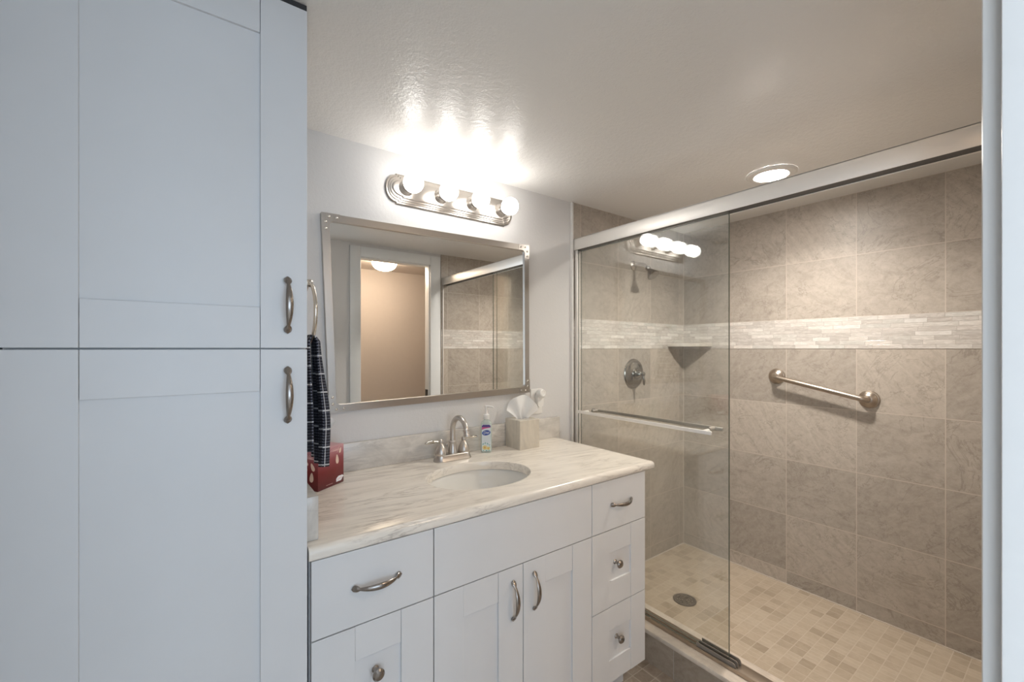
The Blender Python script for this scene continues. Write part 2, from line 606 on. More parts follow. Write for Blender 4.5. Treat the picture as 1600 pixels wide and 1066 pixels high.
# door_2: the opening seen in the mirror
d2 = struct('door_2', [(D2[0], D2[0] + 0.018, -0.025, YF, 0, D2[2]), (D2[1] - 0.018, D2[1], -0.025, YF, 0, D2[2]), (D2[0], D2[1], -0.025, YF, D2[2] - 0.018, D2[2])], TRIMW, bev=0.002)
cw = 0.062
for nm, b in (('door_casing', (D2[0] - cw, D2[0] + 0.012, YF, 0.067, 0, D2[2] + cw)), ('door_casing', (D2[1] - 0.012, D2[1] + cw + 0.012, YF, 0.067, 0, D2[2] + cw)),
              ('door_casing', (D2[0] + 0.012, D2[1] - 0.012, YF, 0.067, D2[2] - 0.012, D2[2] + cw))):
    struct(nm, [b], TRIMW, d2, bev=0.003)
struct('strike_plate', [(D2[1] - 0.0205, D2[1] - 0.0175, -0.015, 0.03, 0.93, 0.99)], DARK, d2)

# hall behind door_2
HALLW = plain('hall_paint', (0.66, 0.60, 0.55), 0.6, obj=False, vary=0.01)
struct('wall_hall', [(0.75, 2.7, -1.05, -0.93, 0, ZC), (0.65, 0.75, -1.05, -0.02, 0, ZC), (2.6, 2.7, -0.93, -0.02, 0, ZC)], HALLW)  # left partition is added to keep the hall light warm
struct('ceiling_hall', [(0.65, 2.7, -1.05, -0.02, ZC, ZC + 0.1)], HALLW)
struct('floor_hall', [(0.65, 2.7, -1.05, -0.02, -0.1, 0)], CARPET)
# bedroom behind the camera, with the window the daylight comes by
struct('floor_bedroom', [(-2.2, 2.2, -2.9, -0.02, -0.1, -0.0005)], CARPET)
struct('ceiling_bedroom', [(-2.2, 2.2, -2.9, -0.02, 2.4, 2.5)], WALL)
struct('wall_bedroom', [(-2.3, -2.2, -2.9, -2.3, 0, 2.4), (-2.3, -2.2, -0.5, -0.02, 0, 2.4), (-2.3, -2.2, -2.3, -0.5, 0, 0.6), (-2.3, -2.2, -2.3, -0.5, 2.1, 2.4), (2.2, 2.3, -2.9, -1.05, 0, 2.4),
                        (-2.2, -0.40, -0.02, 0.03, 0, 2.4), (-0.40, 0.65, -0.02, 0.0, ZC + 0.1, 2.4),
                        (-2.2, -0.9, -2.9, -2.8, 0, 2.4), (1.2, 2.2, -2.9, -2.8, 0, 2.4), (-0.9, 1.2, -2.9, -2.8, 0, 0.55), (-0.9, 1.2, -2.9, -2.8, 2.15, 2.4),
                        (0.65, 2.2, -1.07, -1.05, 0, 2.4)], WALL)
win = struct('window_1', [(-0.9, -0.85, -2.87, -2.82, 0.55, 2.15), (1.15, 1.2, -2.87, -2.82, 0.55, 2.15), (-0.85, 1.15, -2.87, -2.82, 0.55, 0.60), (-0.85, 1.15, -2.87, -2.82, 2.10, 2.15), (0.125, 0.175, -2.87, -2.82, 0.6, 2.1)], TRIMW)
struct('window_pane', [(-0.85, 1.15, -2.852, -2.846, 0.6, 2.1)], GLASS, win)

win = struct('added_window', [(-2.27, -2.22, -2.3, -2.25, 0.6, 2.1), (-2.27, -2.22, -0.55, -0.5, 0.6, 2.1), (-2.27, -2.22, -2.25, -0.55, 0.6, 0.65), (-2.27, -2.22, -2.25, -0.55, 2.05, 2.1)], TRIMW)  # added unseen window, made up to hold the side fill lamp
struct('window_pane', [(-2.248, -2.242, -2.25, -0.55, 0.65, 2.05)], GLASS, win)

# ================================================================== PULLS AND KNOBS
def pull_mesh(L=0.122, rise=0.024):
    """bow pull along local x, standing out along local -y; teardrop feet, slim necks, full belly"""
    bm = B()
    pts, rad = [], []
    N = 36
    for i in range(N + 1):
        t = -1 + 2 * i / N
        a = abs(t)
        y = -0.004 - rise * max(0.0, (1 - (a / 0.86) ** 2)) ** 0.75 if a < 0.86 else -0.004
        if a > 0.74:
            q = (a - 0.74) / 0.26
            w = 0.0036 + 0.0046 * math.sin(PI * min(1, q * 0.98) ** 0.8) if q < 0.99 else 0.0012
        else:
            w = 0.0034 + 0.0042 * (math.cos(a / 0.74 * PI / 2)) ** 0.9
        pts.append((t * L / 2, y, 0))
        rad.append(w)
    tube(bm, pts, rad, 14, True, 0.62, (0, 1, 0))
    for s in (-1, 1):
        lathe(bm, [(0.004, 0), (0.0035, 0.006)], 10, Matrix.Translation((s * L * 0.44, 0.0, 0)) @ Matrix.Rotation(PI / 2, 4, 'X'))
    return bm


def add_pull(parent, at, vertical, name='handle'):
    bm = pull_mesh()
    if vertical:
        bmesh.ops.rotate(bm, cent=(0, 0, 0), matrix=Matrix.Rotation(PI / 2, 3, 'Y'), verts=bm.verts[:])
    bmesh.ops.translate(bm, vec=Vector(at), verts=bm.verts[:])
    return obj(name, bm, PULL, parent)


def add_knob(parent, at):
    bm = B()
    m = Matrix.Translation(at) @ Matrix.Rotation(PI / 2, 4, 'X')
    lathe(bm, [(0.0085, 0), (0.0088, 0.002), (0.006, 0.005), (0.0048, 0.010), (0.0052, 0.015), (0.011, 0.019), (0.0145, 0.023), (0.0145, 0.026),
               (0.0105, 0.030), (0.004, 0.0315), (0.0005, 0.0316)], 24, m)
    return obj('knob', bm, PULL, parent)


def shaker(x0, x1, z0, z1, px0, px1, pz0, pz1, y=1.022, th=0.018):
    """one shaker front: stiles, rails let in a hair deeper, recessed panel"""
    bm = B()
    bv = 0.0010
    box(bm, x0, px0, y, y + th, z0, z1, bv, 2)
    box(bm, px1, x1, y, y + th, z0, z1, bv, 2)
    box(bm, px0 + 0.0006, px1 - 0.0006, y + 0.0011, y + th, z0, pz0, bv, 2)
    box(bm, px0 + 0.0006, px1 - 0.0006, y + 0.0011, y + th, pz1, z1, bv, 2)
    box(bm, px0 - 0.002, px1 + 0.002, y + 0.007, y + th - 0.001, pz0 - 0.002, pz1 + 0.002)
    return bm


def slab(x0, x1, z0, z1, y=1.022, th=0.018):
    bm = B()
    box(bm, x0, x1, y, y + th, z0, z1, 0.0012, 2)
    return bm


# ================================================================== TALL CABINET
G = 0.0015
tc = thing('tall_cabinet', 'tall white shaker linen cabinet reaching the ceiling beside the vanity', 'cabinet', (-0.0247, 1.31, 0))
bm = B()
box(bm, -0.2495, 0.198, 1.0415, 1.595, 0.0, 2.052, 0.001)
obj('cabinet_body', bm, CAB, tc, smooth=20)
bm = B()
box(bm, -0.2485, 0.1975, 1.0265, 1.06, 2.0556, 2.0695)  # dark strip behind the door top paints in the gap's shade
fl = obj('gap_shade_strip', bm, plain('painted_gap_shade', (0.035, 0.035, 0.038), 0.7), tc)
fl['label'] = 'dark strip painted as the shade of the gap under the ceiling'
up = obj('cabinet_door', shaker(-0.2485, 0.1975, 1.315 + G, 2.0547, -0.1595, 0.1085, 1.401, 1.9705), CAB, tc, smooth=20)
up['label'] = 'upper door with pull near its lower right corner'
add_pull(up, (0.1585, 1.022, 1.408), True)
lo = obj('cabinet_door', shaker(-0.2485, 0.1975, 0.09, 1.315 - G, -0.1595, 0.1085, 0.176, 1.227), CAB, tc, smooth=20)
lo['label'] = 'lower door with pull near its upper right corner'
add_pull(lo, (0.1585, 1.022, 1.2165), True)

# ================================================================== VANITY
va = thing('vanity_cabinet', 'white shaker bathroom vanity with three drawer bays under the marble top', 'vanity', (0.80, 1.31, 0))
bm = B()
box(bm, 0.2045, 1.395, 1.0415, 1.595, 0.1165, 0.700, 0.001)
for bx in ((0.2045, 0.2225), (1.377, 1.395)):
    box(bm, bx[0], bx[1], 1.0415, 1.595, 0.700, 0.8445)
box(bm, 0.2225, 1.377, 1.0415, 1.06, 0.700, 0.8445)
obj('cabinet_body', bm, CAB, va, smooth=20)
bm = B()
box(bm, 0.22, 1.36, 1.10, 1.58, 0.0, 0.1165)
obj('toe_kick', bm, CAB, va, smooth=20)
X0, X1, X2, X3 = 0.2045, 0.502, 1.0993, 1.3955
ZD, ZM, ZB = 0.6655, 0.3885, 0.1165
for xa, xb in ((X0, X1), (X2, X3)):
    pa, pb = (0.3005, 0.4135) if xa == X0 else (1.1885, 1.3095)
    d = obj('drawer', slab(xa + G, xb - G, ZD + G, 0.8435), CAB, va, smooth=20)
    add_pull(d, (0.352 if xa == X0 else 1.2525, 1.022, 0.756), False)
    d = obj('drawer', shaker(xa + G, xb - G, ZM + G, ZD - G, pa, pb, 0.4805, 0.583), CAB, va, smooth=20)
    add_knob(d, ((0.350 if xa == X0 else 1.2265), 1.029, 0.541))
    d = obj('drawer', shaker(xa + G, xb - G, ZB, ZM - G, pa, pb, 0.1965, 0.304), CAB, va, smooth=20)
    add_knob(d, ((0.350 if xa == X0 else 1.2335), 1.029, 0.268))
obj('false_front', slab(X1 + G, X2 - G, ZD + G, 0.8435), CAB, va, smooth=20)
d = obj('cabinet_door', shaker(X1 + G, 0.7985 - G, ZB, ZD - G, 0.5905, 0.7085, 0.203, 0.5775), CAB, va, smooth=20)
add_pull(d, (0.7586, 1.022, 0.567), True)
d = obj('cabinet_door', shaker(0.7985 + G, X2 - G, ZB, ZD - G, 0.8875, 1.007, 0.203, 0.5795), CAB, va, smooth=20)
add_pull(d, (0.8397, 1.022, 0.570), True)

# ------------------------------------------------------------------ countertop with an oval cut-out
SX, SY, SA, SB = 0.805, 1.277, 0.1915, 0.1510
ct = thing('countertop', 'cream veined marble countertop with rounded front edge on the vanity', 'countertop', (0.82, 1.30, 0.845))
cx0, cx1, cy0, cy1 = 0.2005, 1.448, 1.018, 1.5955
bm = B()
angs = set(2 * PI * i / 96 for i in range(96))
for x in (cx0, cx1):
    for y in (cy0, cy1):
        angs.add(math.atan2(y - SY, x - SX) % (2 * PI))
angs = sorted(angs)


def on_rect(a):
    dx, dy = math.cos(a), math.sin(a)
    k = 9e9
    if dx > 1e-9:
        k = min(k, (cx1 - SX) / dx)
    if dx < -1e-9:
        k = min(k, (cx0 - SX) / dx)
    if dy > 1e-9:
        k = min(k, (cy1 - SY) / dy)
    if dy < -1e-9:
        k = min(k, (cy0 - SY) / dy)
    return SX + dx * k, SY + dy * k


rings = []
for e, z in ((0.0, 0.845), (0.0, 0.872), (0.0012, 0.8742), (0.004, 0.875), (0.008, 0.875)):
    rings.append([bm.verts.new((SX + (SA + e) * math.cos(a), SY + (SB + e) * math.sin(a), z)) for a in angs])
R = 0.013
prof = [(R + 0.006, 0.875)] + [(R * (1 - math.sin(q * PI / 8)), 0.875 - R * (1 - math.cos(q * PI / 8))) for q in range(0, 5)]
prof = prof + [(R * 0.0, 0.858)] + [(R * 0.5 * (1 - math.cos(q * PI / 6)), 0.845 + R * 0.5 * (1 - math.sin(q * PI / 6))) for q in range(0, 4)]
for off, z in prof:
    ring = []
    for a in angs:
        x, y = on_rect(a)
        x = min(x, cx1 - off)
        y = max(y, cy0 + off)
        ring.append(bm.verts.new((x, y, z)))
    rings.append(ring)
rings.append(rings[0])
n = len(angs)
for a, b in zip(rings, rings[1:]):
    for i in range(n):
        j = (i + 1) % n
        bm.faces.new((a[i], a[j], b[j], b[i]))
obj('counter_slab', bm, COUNTER, ct, smooth=40)
bm = B()
box(bm, 0.2005, 1.4645, 1.577, 1.5965, 0.8752, 0.976, 0.002)
tag(obj('backsplash', bm, SPLASH, None, (0.8325, 1.587, 0.8752)), 'long marble backsplash strip along the wall under the mirror', 'backsplash')
bm = B()
box(bm, 0.2005, 0.2285, 1.058, 1.5765, 0.8752, 0.976, 0.002)
tag(obj('side_splash', bm, SPLASH, None, (0.2145, 1.317, 0.8752)), 'short marble side splash on the left end of the countertop', 'backsplash')

# ------------------------------------------------------------------ undermount basin
sk = thing('sink_basin', 'oval white undermount sink basin set in the marble countertop', 'sink', (SX, SY, 0.70))
bm = B()
prof = [(1.10, 0.8445), (1.02, 0.8440), (1.0, 0.840), (0.975, 0.815), (0.93, 0.785), (0.84, 0.755), (0.68, 0.733), (0.45, 0.722), (0.20, 0.717), (0.10, 0.714)]
outer = [(0.10, 0.700), (0.5, 0.706), (0.85, 0.735), (1.0, 0.79), (1.10, 0.838)]
rr = []
for k, z in prof + outer:
    rr.append([bm.verts.new((SX + (SA + 0.006) * k * math.cos(2 * PI * i / 64), SY + (SB + 0.006) * k * math.sin(2 * PI * i / 64), z)) for i in range(64)])
rr.append(rr[0])
for a, b in zip(rr, rr[1:]):
    for i in range(64):
        j = (i + 1) % 64
        bm.faces.new((a[i], a[j], b[j], b[i]))
obj('bowl', bm, PORC, sk, smooth=60)
bm = B()
lathe(bm, [(0.0, 0.712), (0.0225, 0.712), (0.0225, 0.7185), (0.018, 0.7195), (0.0165, 0.7165), (0.014, 0.7165), (0.013, 0.721), (0.004, 0.7225), (0.0, 0.7225)], 32, Matrix.Translation((SX, SY, 0)), False, False)
obj('drain', bm, NICKEL, sk)

# ------------------------------------------------------------------ faucet
FX, FY = 0.825, 1.513
fa = thing('faucet', 'brushed nickel two handle bathroom faucet with high arched spout', 'faucet', (FX, FY, ZT))


def stadium(L, r, k=16):
    return [(L / 2 + r * math.cos(-PI / 2 + PI * i / k), r * math.sin(-PI / 2 + PI * i / k)) for i in range(k + 1)] + \
           [(-L / 2 + r * math.cos(PI / 2 + PI * i / k), r * math.sin(PI / 2 + PI * i / k)) for i in range(k + 1)]


bm = B()
rr = []
for r, z in ((0.030, 0.0), (0.0305, 0.003), (0.0275, 0.009), (0.025, 0.016), (0.024, 0.022), (0.022, 0.0245)):
    rr.append([bm.verts.new((FX + x, FY + y, ZT + z)) for x, y in stadium(0.1016, r)])
nn = len(rr[0])
for a, b in zip(rr, rr[1:]):
    for i in range(nn):
        j = (i + 1) % nn
        bm.faces.new((a[i], a[j], b[j], b[i]))
bm.faces.new(list(reversed(rr[0])))
bm.faces.new(rr[-1])
obj('base_plate', bm, NICKEL, fa)
bm = B()
lathe(bm, [(0.0185, 0.0245), (0.0185, 0.028), (0.017, 0.036), (0.0145, 0.050), (0.013, 0.063), (0.0135, 0.066), (0.0155, 0.068), (0.0155, 0.0725), (0.012, 0.075)], 28, Matrix.Translation((FX, FY, ZT)))
RA = 0.0545
pts = [(FX, FY, ZT + 0.07), (FX, FY, ZT + 0.095), (FX, FY, ZT + 0.117)]
for i in range(1, 15):
    a = PI * i / 14 * 0.96
    pts.append((FX, FY - RA + RA * math.cos(a), ZT + 0.117 + RA * math.sin(a)))
tube(bm, pts, 0.0105, 18)
end = Vector(pts[-1])
dr = (end - Vector(pts[-2])).normalized()
q = dr.to_track_quat('Z', 'Y').to_matrix().to_4x4()
lathe(bm, [(0.0105, -0.012), (0.0125, -0.010), (0.0125, -0.005), (0.0112, -0.003), (0.0112, 0.006), (0.0130, 0.008), (0.0135, 0.017), (0.0115, 0.019), (0.008, 0.019)], 22, Matrix.Translation(end) @ q)
obj('spout', bm, NICKEL, fa)
for s in (-1, 1):
    hx = FX + s * 0.0508
    bm = B()
    lathe(bm, [(0.0225, 0.0245), (0.0235, 0.027), (0.0232, 0.034), (0.0205, 0.046), (0.0145, 0.058), (0.0095, 0.065), (0.008, 0.069), (0.0095, 0.072), (0.0095, 0.079), (0.0075, 0.083), (0.003, 0.086), (0.0, 0.0862)],
          28, Matrix.Translation((hx, FY, ZT)), True, False)
    h = obj('faucet_handle', bm, NICKEL, fa)
    bm = B()
    pts, rad = [], []
    for i in range(15):
        t = i / 14
        pts.append((hx + s * (0.004 + 0.064 * t), FY + 0.004 * t, ZT + 0.0765 + 0.003 * math.sin(t * PI) - 0.001 * t))
        rad.append(0.0042 + 0.0052 * math.sin(PI * min(1, max(0, (t - 0.2) / 0.82))) if t < 0.99 else 0.002)
    tube(bm, pts, rad, 14, True, 0.75, (0, 0, 1))
    obj('lever', bm, CHROME, h)
bm = B()
tube(bm, [(FX - 0.004, FY + 0.021, ZT + 0.02), (FX - 0.012, FY + 0.024, ZT + 0.05)], 0.0022, 8)
sphere(bm, (FX - 0.0125, FY + 0.0242, ZT + 0.053), 0.0055, 14, 8)
obj('lift_rod', bm, NICKEL, fa)

# ------------------------------------------------------------------ soap dispenser
SRX, SRY = 0.997, 1.532
SROT = -0.58       # label turned toward the room
sd = thing('soap_dispenser', 'clear pump bottle of hand soap with floral label standing behind the sink', 'soap dispenser', (SRX, SRY, ZT), SROT)
LIQ = Mat('clear_soap', 0.08, 0, (0.80, 0.90, 0.86))
LIQ.b.inputs['Transmission Weight'].default_value = 0.55
LIQ.b.inputs['IOR'].default_value = 1.4
bm = B()
lay = [(0.90, 0.0), (0.97, 0.003), (1.0, 0.008), (1.0, 0.112), (0.97, 0.121), (0.86, 0.128), (0.62, 0.134), (0.42, 0.137), (0.40, 0.144)]
rr = []
for k, z in lay:
    o = rrect(0.047 * k, (0.030 if k > 0.7 else 0.036) * k, 0.0118 * k)
    rr.append([bm.verts.new((x, y, z)) for x, y in o])
nn = len(rr[0])
for a, b in zip(rr, rr[1:]):
    for i in range(nn):
        j = (i + 1) % nn
        bm.faces.new((a[i], a[j], b[j], b[i]))
bm.faces.new(list(reversed(rr[0])))
bm.faces.new(rr[-1])
obj('bottle', bm, LIQ.m, sd, local=True, smooth=50)
bm = B()
lathe(bm, [(0.0128, 0.140), (0.0135, 0.142), (0.0135, 0.157), (0.0125, 0.160), (0.0075, 0.163), (0.0055, 0.168), (0.0050, 0.186), (0.0065, 0.188), (0.0065, 0.196), (0.005, 0.198)], 22)
tube(bm, [(0, 0, 0.1935), (0.012, -0.003, 0.1945), (0.024, -0.006, 0.193), (0.031, -0.008, 0.1895)], [0.0052, 0.0044, 0.0036, 0.003], 12)
obj('pump', bm, PLAST, sd, local=True)
LBW = plain('label_pale', (0.72, 0.78, 0.82), 0.35, vary=0.02)
LPUR = plain('label_purple', (0.09, 0.05, 0.22), 0.35)
LPNK = plain('label_pink', (0.62, 0.10, 0.28), 0.35)
LBLU = plain('label_blue', (0.025, 0.07, 0.34), 0.3)
LWHT = plain('label_white', (0.85, 0.87, 0.9), 0.35)
LYEL = plain('label_yellow', (0.80, 0.68, 0.28), 0.4)
LTEA = plain('label_teal', (0.10, 0.42, 0.40), 0.4)
LORG = plain('label_orange', (0.65, 0.30, 0.10), 0.4)
MF = Matrix.Translation((0, -0.0151, 0)) @ Matrix.Rotation(PI / 2, 4, 'X')     # x right, y up on the front face
bm = B()
prism(bm, [(x, y + 0.063) for x, y in rrect(0.037, 0.112, 0.004)], 0.0, 0.0004, MF)
lb = obj('label', bm, LBW, sd, local=True)


def decal(name, outline, mat, lift=0.0006):
    b = B()
    prism(b, outline, 0.0002, lift, MF)
    return obj(name, b, mat, lb, local=True)


decal('label_band', [(-0.0183, 0.108), (0.0183, 0.108), (0.0183, 0.114), (0.014, 0.1185), (-0.014, 0.1185), (-0.0183, 0.114)], LPUR)
decal('label_band', [(-0.0183, 0.097), (-0.006, 0.102), (0.0183, 0.1065), (0.0183, 0.108), (-0.0183, 0.108)], LPNK)
ov = [(0.0176 * math.cos(a), 0.0845 + 0.0112 * math.sin(a) + 0.12 * 0.0155 * math.cos(a)) for a in [2 * PI * i / 28 for i in range(28)]]
decal('logo_oval', ov, LBLU, 0.0008)
text_mesh('logo_text', 'Dial', 0.0155, LWHT, lb, MF @ Matrix.Translation((-0.0005, 0.0845, 0.001)) @ Matrix.Rotation(0.12, 4, 'Z'), 0.0002, 0.25)
bm = B()
for fx, fy, r in ((-0.006, 0.022, 0.0105), (0.009, 0.019, 0.008)):
    for k in range(8):
        a = 2 * PI * k / 8
        c0 = (fx + 0.55 * r * math.cos(a), fy + 0.55 * r * math.sin(a))
        prism(bm, [(c0[0] + 0.45 * r * math.cos(b) * 1.0, c0[1] + 0.34 * r * math.sin(b)) for b in [2 * PI * i / 10 for i in range(10)]], 0.0004, 0.0009 + 0.00002 * k, MF)
obj('flower_print', bm, LYEL, lb, local=True)
bm = B()
for fx, fy, r in ((-0.006, 0.022, 0.003), (0.009, 0.019, 0.0024)):
    prism(bm, [(fx + r * math.cos(b), fy + r * math.sin(b)) for b in [2 * PI * i / 12 for i in range(12)]], 0.0004, 0.0013, MF)
obj('flower_heart_print', bm, LORG, lb, local=True)
bm = B()
for lx, ly, an, ln in ((-0.013, 0.037, 0.6, 0.008), (-0.004, 0.041, 1.2, 0.008), (0.006, 0.038, 2.2, 0.009), (0.014, 0.033, 1.0, 0.007), (0.012, 0.010, 0.2, 0.008), (-0.012, 0.010, 2.8, 0.007), (0.001, 0.009, 0.1, 0.008), (0.015, 0.024, 1.5, 0.006)):
    prism(bm, [(lx + ln * 0.5 * math.cos(b) * math.cos(an) - ln * 0.22 * math.sin(b) * math.sin(an), ly + ln * 0.5 * math.cos(b) * math.sin(an) + ln * 0.22 * math.sin(b) * math.cos(an)) for b in [2 * PI * i / 12 for i in range(12)]], 0.0003, 0.0007, MF)
obj('leaf_print', bm, LTEA, lb, local=True)

# ------------------------------------------------------------------ marble tissue box cover and its tissue
TX0, TX1, TY0, TY1, TZ1 = 1.128, 1.238, 1.4665, 1.5755, ZT + 0.127
cv = thing('tissue_box_cover', 'beige marble cube tissue box cover on counter below the outlet', 'tissue box cover', ((TX0 + TX1) / 2, (TY0 + TY1) / 2, ZT))
bm = B()
ccx, ccy = (TX0 + TX1) / 2, (TY0 + TY1) / 2
outer = rrect(TX1 - TX0, TY1 - TY0, 0.003, 3)
no = len(outer)


def ring_at(k, z, hole=False):
    res = []
    for x, y in outer:
        if hole:
            a = math.atan2(y, x)
            res.append(bm.verts.new((ccx + 0.040 * math.cos(a), ccy + 0.022 * math.sin(a), z)))
        else:
            res.append(bm.verts.new((ccx + x * k, ccy + y * k, z)))
    return res


rr = [ring_at(1, ZT + 0.0003), ring_at(1, TZ1 - 0.002), ring_at(0.965, TZ1), ring_at(1, TZ1, True), ring_at(1, TZ1 - 0.010, True), ring_at(0.86, TZ1 - 0.010), ring_at(0.86, ZT + 0.0003)]
rr.append(rr[0])
for a, b in zip(rr, rr[1:]):
    for i in range(no):
        j = (i + 1) % no
        bm.faces.new((a[i], a[j], b[j], b[i]))
obj('cover', bm, COVER, cv, smooth=30)


def fan_tissue(bm, base, yaw, R0, R1, spread, tilt=0.0, r0=0.012, seedp=0.0):
    """a sheet pulled up out of a slot: pleats fanning from the slot, folded double"""
    NS, NR = 44, 16
    grid = []
    for i in range(NS + 1):
        s = -1 + 2 * i / NS
        ph = s * spread
        Rm = R0 + (R1 - R0) * abs(s) ** 1.6 + 0.0015 * math.sin(9 * s + seedp)
        row = []
        for k in range(NR + 1):
            t = k / NR
            r = r0 + (Rm - r0) * t
            pinch = 0.55 + 0.45 * t
            x = r * math.sin(ph) * (pinch if t < 1 else 1.0) + 0.010 * s * (1 - t)
            z = r * math.cos(ph)
            y = 0.0085 * t * math.sin(s * 7.5 + seedp) + 0.004 * math.sin(s * 3 + t * 2) + 0.022 * tilt * t * t
            v = Vector((x, y, z))
            v.rotate(Matrix.Rotation(yaw, 3, 'Z'))
            row.append(v + Vector(base))
        grid.append(row)
    th = Vector((math.sin(yaw), -math.cos(yaw), 0)) * 0.0008
    f = [[bm.verts.new(v) for v in row] for row in grid]
    b = [[bm.verts.new(v - th) for v in row] for row in grid]
    for i in range(NS):
        for k in range(NR):
            bm.faces.new((f[i][k], f[i + 1][k], f[i + 1][k + 1], f[i][k + 1]))
            bm.faces.new((b[i][k], b[i][k + 1], b[i + 1][k + 1], b[i + 1][k]))
    for i in range(NS):
        bm.faces.new((f[i][NR], f[i + 1][NR], b[i + 1][NR], b[i][NR]))
        bm.faces.new((f[i][0], b[i][0], b[i + 1][0], f[i + 1][0]))
    for k in range(NR):
        bm.faces.new((f[0][k], f[0][k + 1], b[0][k + 1], b[0][k]))
        bm.faces.new((f[NS][k], b[NS][k], b[NS][k + 1], f[NS][k + 1]))


bm = B()
fan_tissue(bm, (ccx, ccy, TZ1 - 0.025), -0.62, 0.128, 0.094, 0.86, 0.2, 0.012, 0.4)
tag(obj('tissue', bm, TISSUE, None, (ccx, ccy, TZ1 - 0.01), smooth=60), 'white tissue fanned out of the marble tissue box cover', 'tissue')

# ------------------------------------------------------------------ red tissue box (turned) and its tissue
RB = thing('tissue_box', 'dark red cube tissue box with leaf print on the left end of the counter', 'tissue box', (0.317, 1.487, ZT), 0.60)
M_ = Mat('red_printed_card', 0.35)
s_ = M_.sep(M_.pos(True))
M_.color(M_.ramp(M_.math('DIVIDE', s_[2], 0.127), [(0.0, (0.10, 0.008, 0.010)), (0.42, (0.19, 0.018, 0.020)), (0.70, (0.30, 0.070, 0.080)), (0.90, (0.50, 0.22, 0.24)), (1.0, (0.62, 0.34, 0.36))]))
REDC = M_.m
PINKP = plain('pale_pink_print', (0.80, 0.52, 0.50), 0.4)
CREAMP = plain('cream_print', (0.82, 0.62, 0.50), 0.4)
HW = 0.0565
bm = B()
box(bm, -HW, HW, -HW, HW, 0.0003, 0.127, 0.0012)
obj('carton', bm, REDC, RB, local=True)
FRONT = Matrix.Translation((0, -HW, 0)) @ Matrix.Rotation(PI / 2, 4, 'X')
LEFT = Matrix.Rotation(-PI / 2, 4, 'Z') @ FRONT


def leaf(bm, M, x, y, ang, L, W, lift=0.0005):
    pts = []
    for i in range(20):
        t = 2 * PI * i / 20
        a, b = L / 2 * math.cos(t), W / 2 * math.sin(t) * (1 - 0.35 * math.cos(t))
        pts.append((x + a * math.cos(ang) - b * math.sin(ang), y + a * math.sin(ang) + b * math.cos(ang)))
    prism(bm, pts, 0.0, lift, M)


def stem(bm, M, p, q, w=0.0006):
    d = Vector((q[0] - p[0], q[1] - p[1])).normalized()
    nx, ny = -d.y * w, d.x * w
    prism(bm, [(p[0] + nx, p[1] + ny), (q[0] + nx, q[1] + ny), (q[0] - nx, q[1] - ny), (p[0] - nx, p[1] - ny)], 0.0, 0.0004, M)


bm = B()
for x, y, a, L, W in ((-0.014, 0.086, 1.45, 0.026, 0.010), (0.026, 0.082, 1.65, 0.030, 0.012), (0.040, 0.108, 1.2, 0.018, 0.008)):
    leaf(bm, FRONT, x, y, a, L, W)
for x, y, a, L, W in ((0.010, 0.086, 2.4, 0.022, 0.010), (0.036, 0.074, 2.0, 0.026, 0.012), (0.032, 0.042, 1.5, 0.030, 0.014), (0.008, 0.058, 0.9, 0.022, 0.010), (-0.020, 0.085, 2.0, 0.024, 0.011)):
    leaf(bm, LEFT, x, y, a, L, W)
obj('printed_decoration', bm, CREAMP, RB, local=True)
bm = B()
for k in range(9):
    a = 0.3 + k * 0.3
    stem(bm, LEFT, (0.030, 0.098), (0.030 + 0.028 * math.cos(a), 0.098 + 0.020 * math.sin(a) - 0.006))
    stem(bm, FRONT, (0.018, 0.110), (0.018 + 0.026 * math.cos(a), 0.110 + 0.014 * math.sin(a) - 0.004))
stem(bm, FRONT, (0.026, 0.103), (0.036, 0.122))
stem(bm, FRONT, (-0.014, 0.105), (-0.010, 0.120))
stem(bm, FRONT, (-0.022, 0.0095), (0.006, 0.0095), 0.0004)
obj('printed_decoration', bm, PINKP, RB, local=True)
bm = B()
cl = []
for i in range(32):
    t = 2 * PI * i / 32
    cl.append((0.037 + (0.0165 + 0.0016 * math.cos(5 * t)) * math.cos(t), 0.017 + (0.0085 + 0.0014 * math.sin(4 * t)) * math.sin(t) + 0.22 * 0.0165 * math.cos(t)))
prism(bm, cl, 0.0, 0.0005, FRONT)
lg = obj('logo_cloud', bm, LWHT, RB, local=True)
bm = B()
pr = None
for i in range(40):
    t = i / 39
    x = 0.037 + 0.022 * (t - 0.5)
    y = 0.017 + 0.22 * (x - 0.037) + 0.0026 * math.sin(t * 6.5 * 2 * PI / 2)
    if pr:
        prism_w = 0.0005
        d = Vector((x - pr[0], y - pr[1])).normalized()
        nx, ny = -d.y * prism_w, d.x * prism_w
        prism(bm, [(pr[0] + nx, pr[1] + ny), (x + nx, y + ny), (x - nx, y - ny), (pr[0] - nx, pr[1] - ny)], 0.0004, 0.0009, FRONT)
    pr = (x, y)
obj('logo_script', bm, PINKP, lg, local=True)
bm = B()
fan_tissue(bm, (0.326, 1.490, ZT + 0.1275), -0.3, 0.092, 0.090, 0.56, 0.0, 0.002, 2.0)
tag(obj('tissue', bm, TISSUE, None, (0.319, 1.489, ZT + 0.1275), smooth=60), 'white tissue rising from the red tissue box behind the towel', 'tissue')

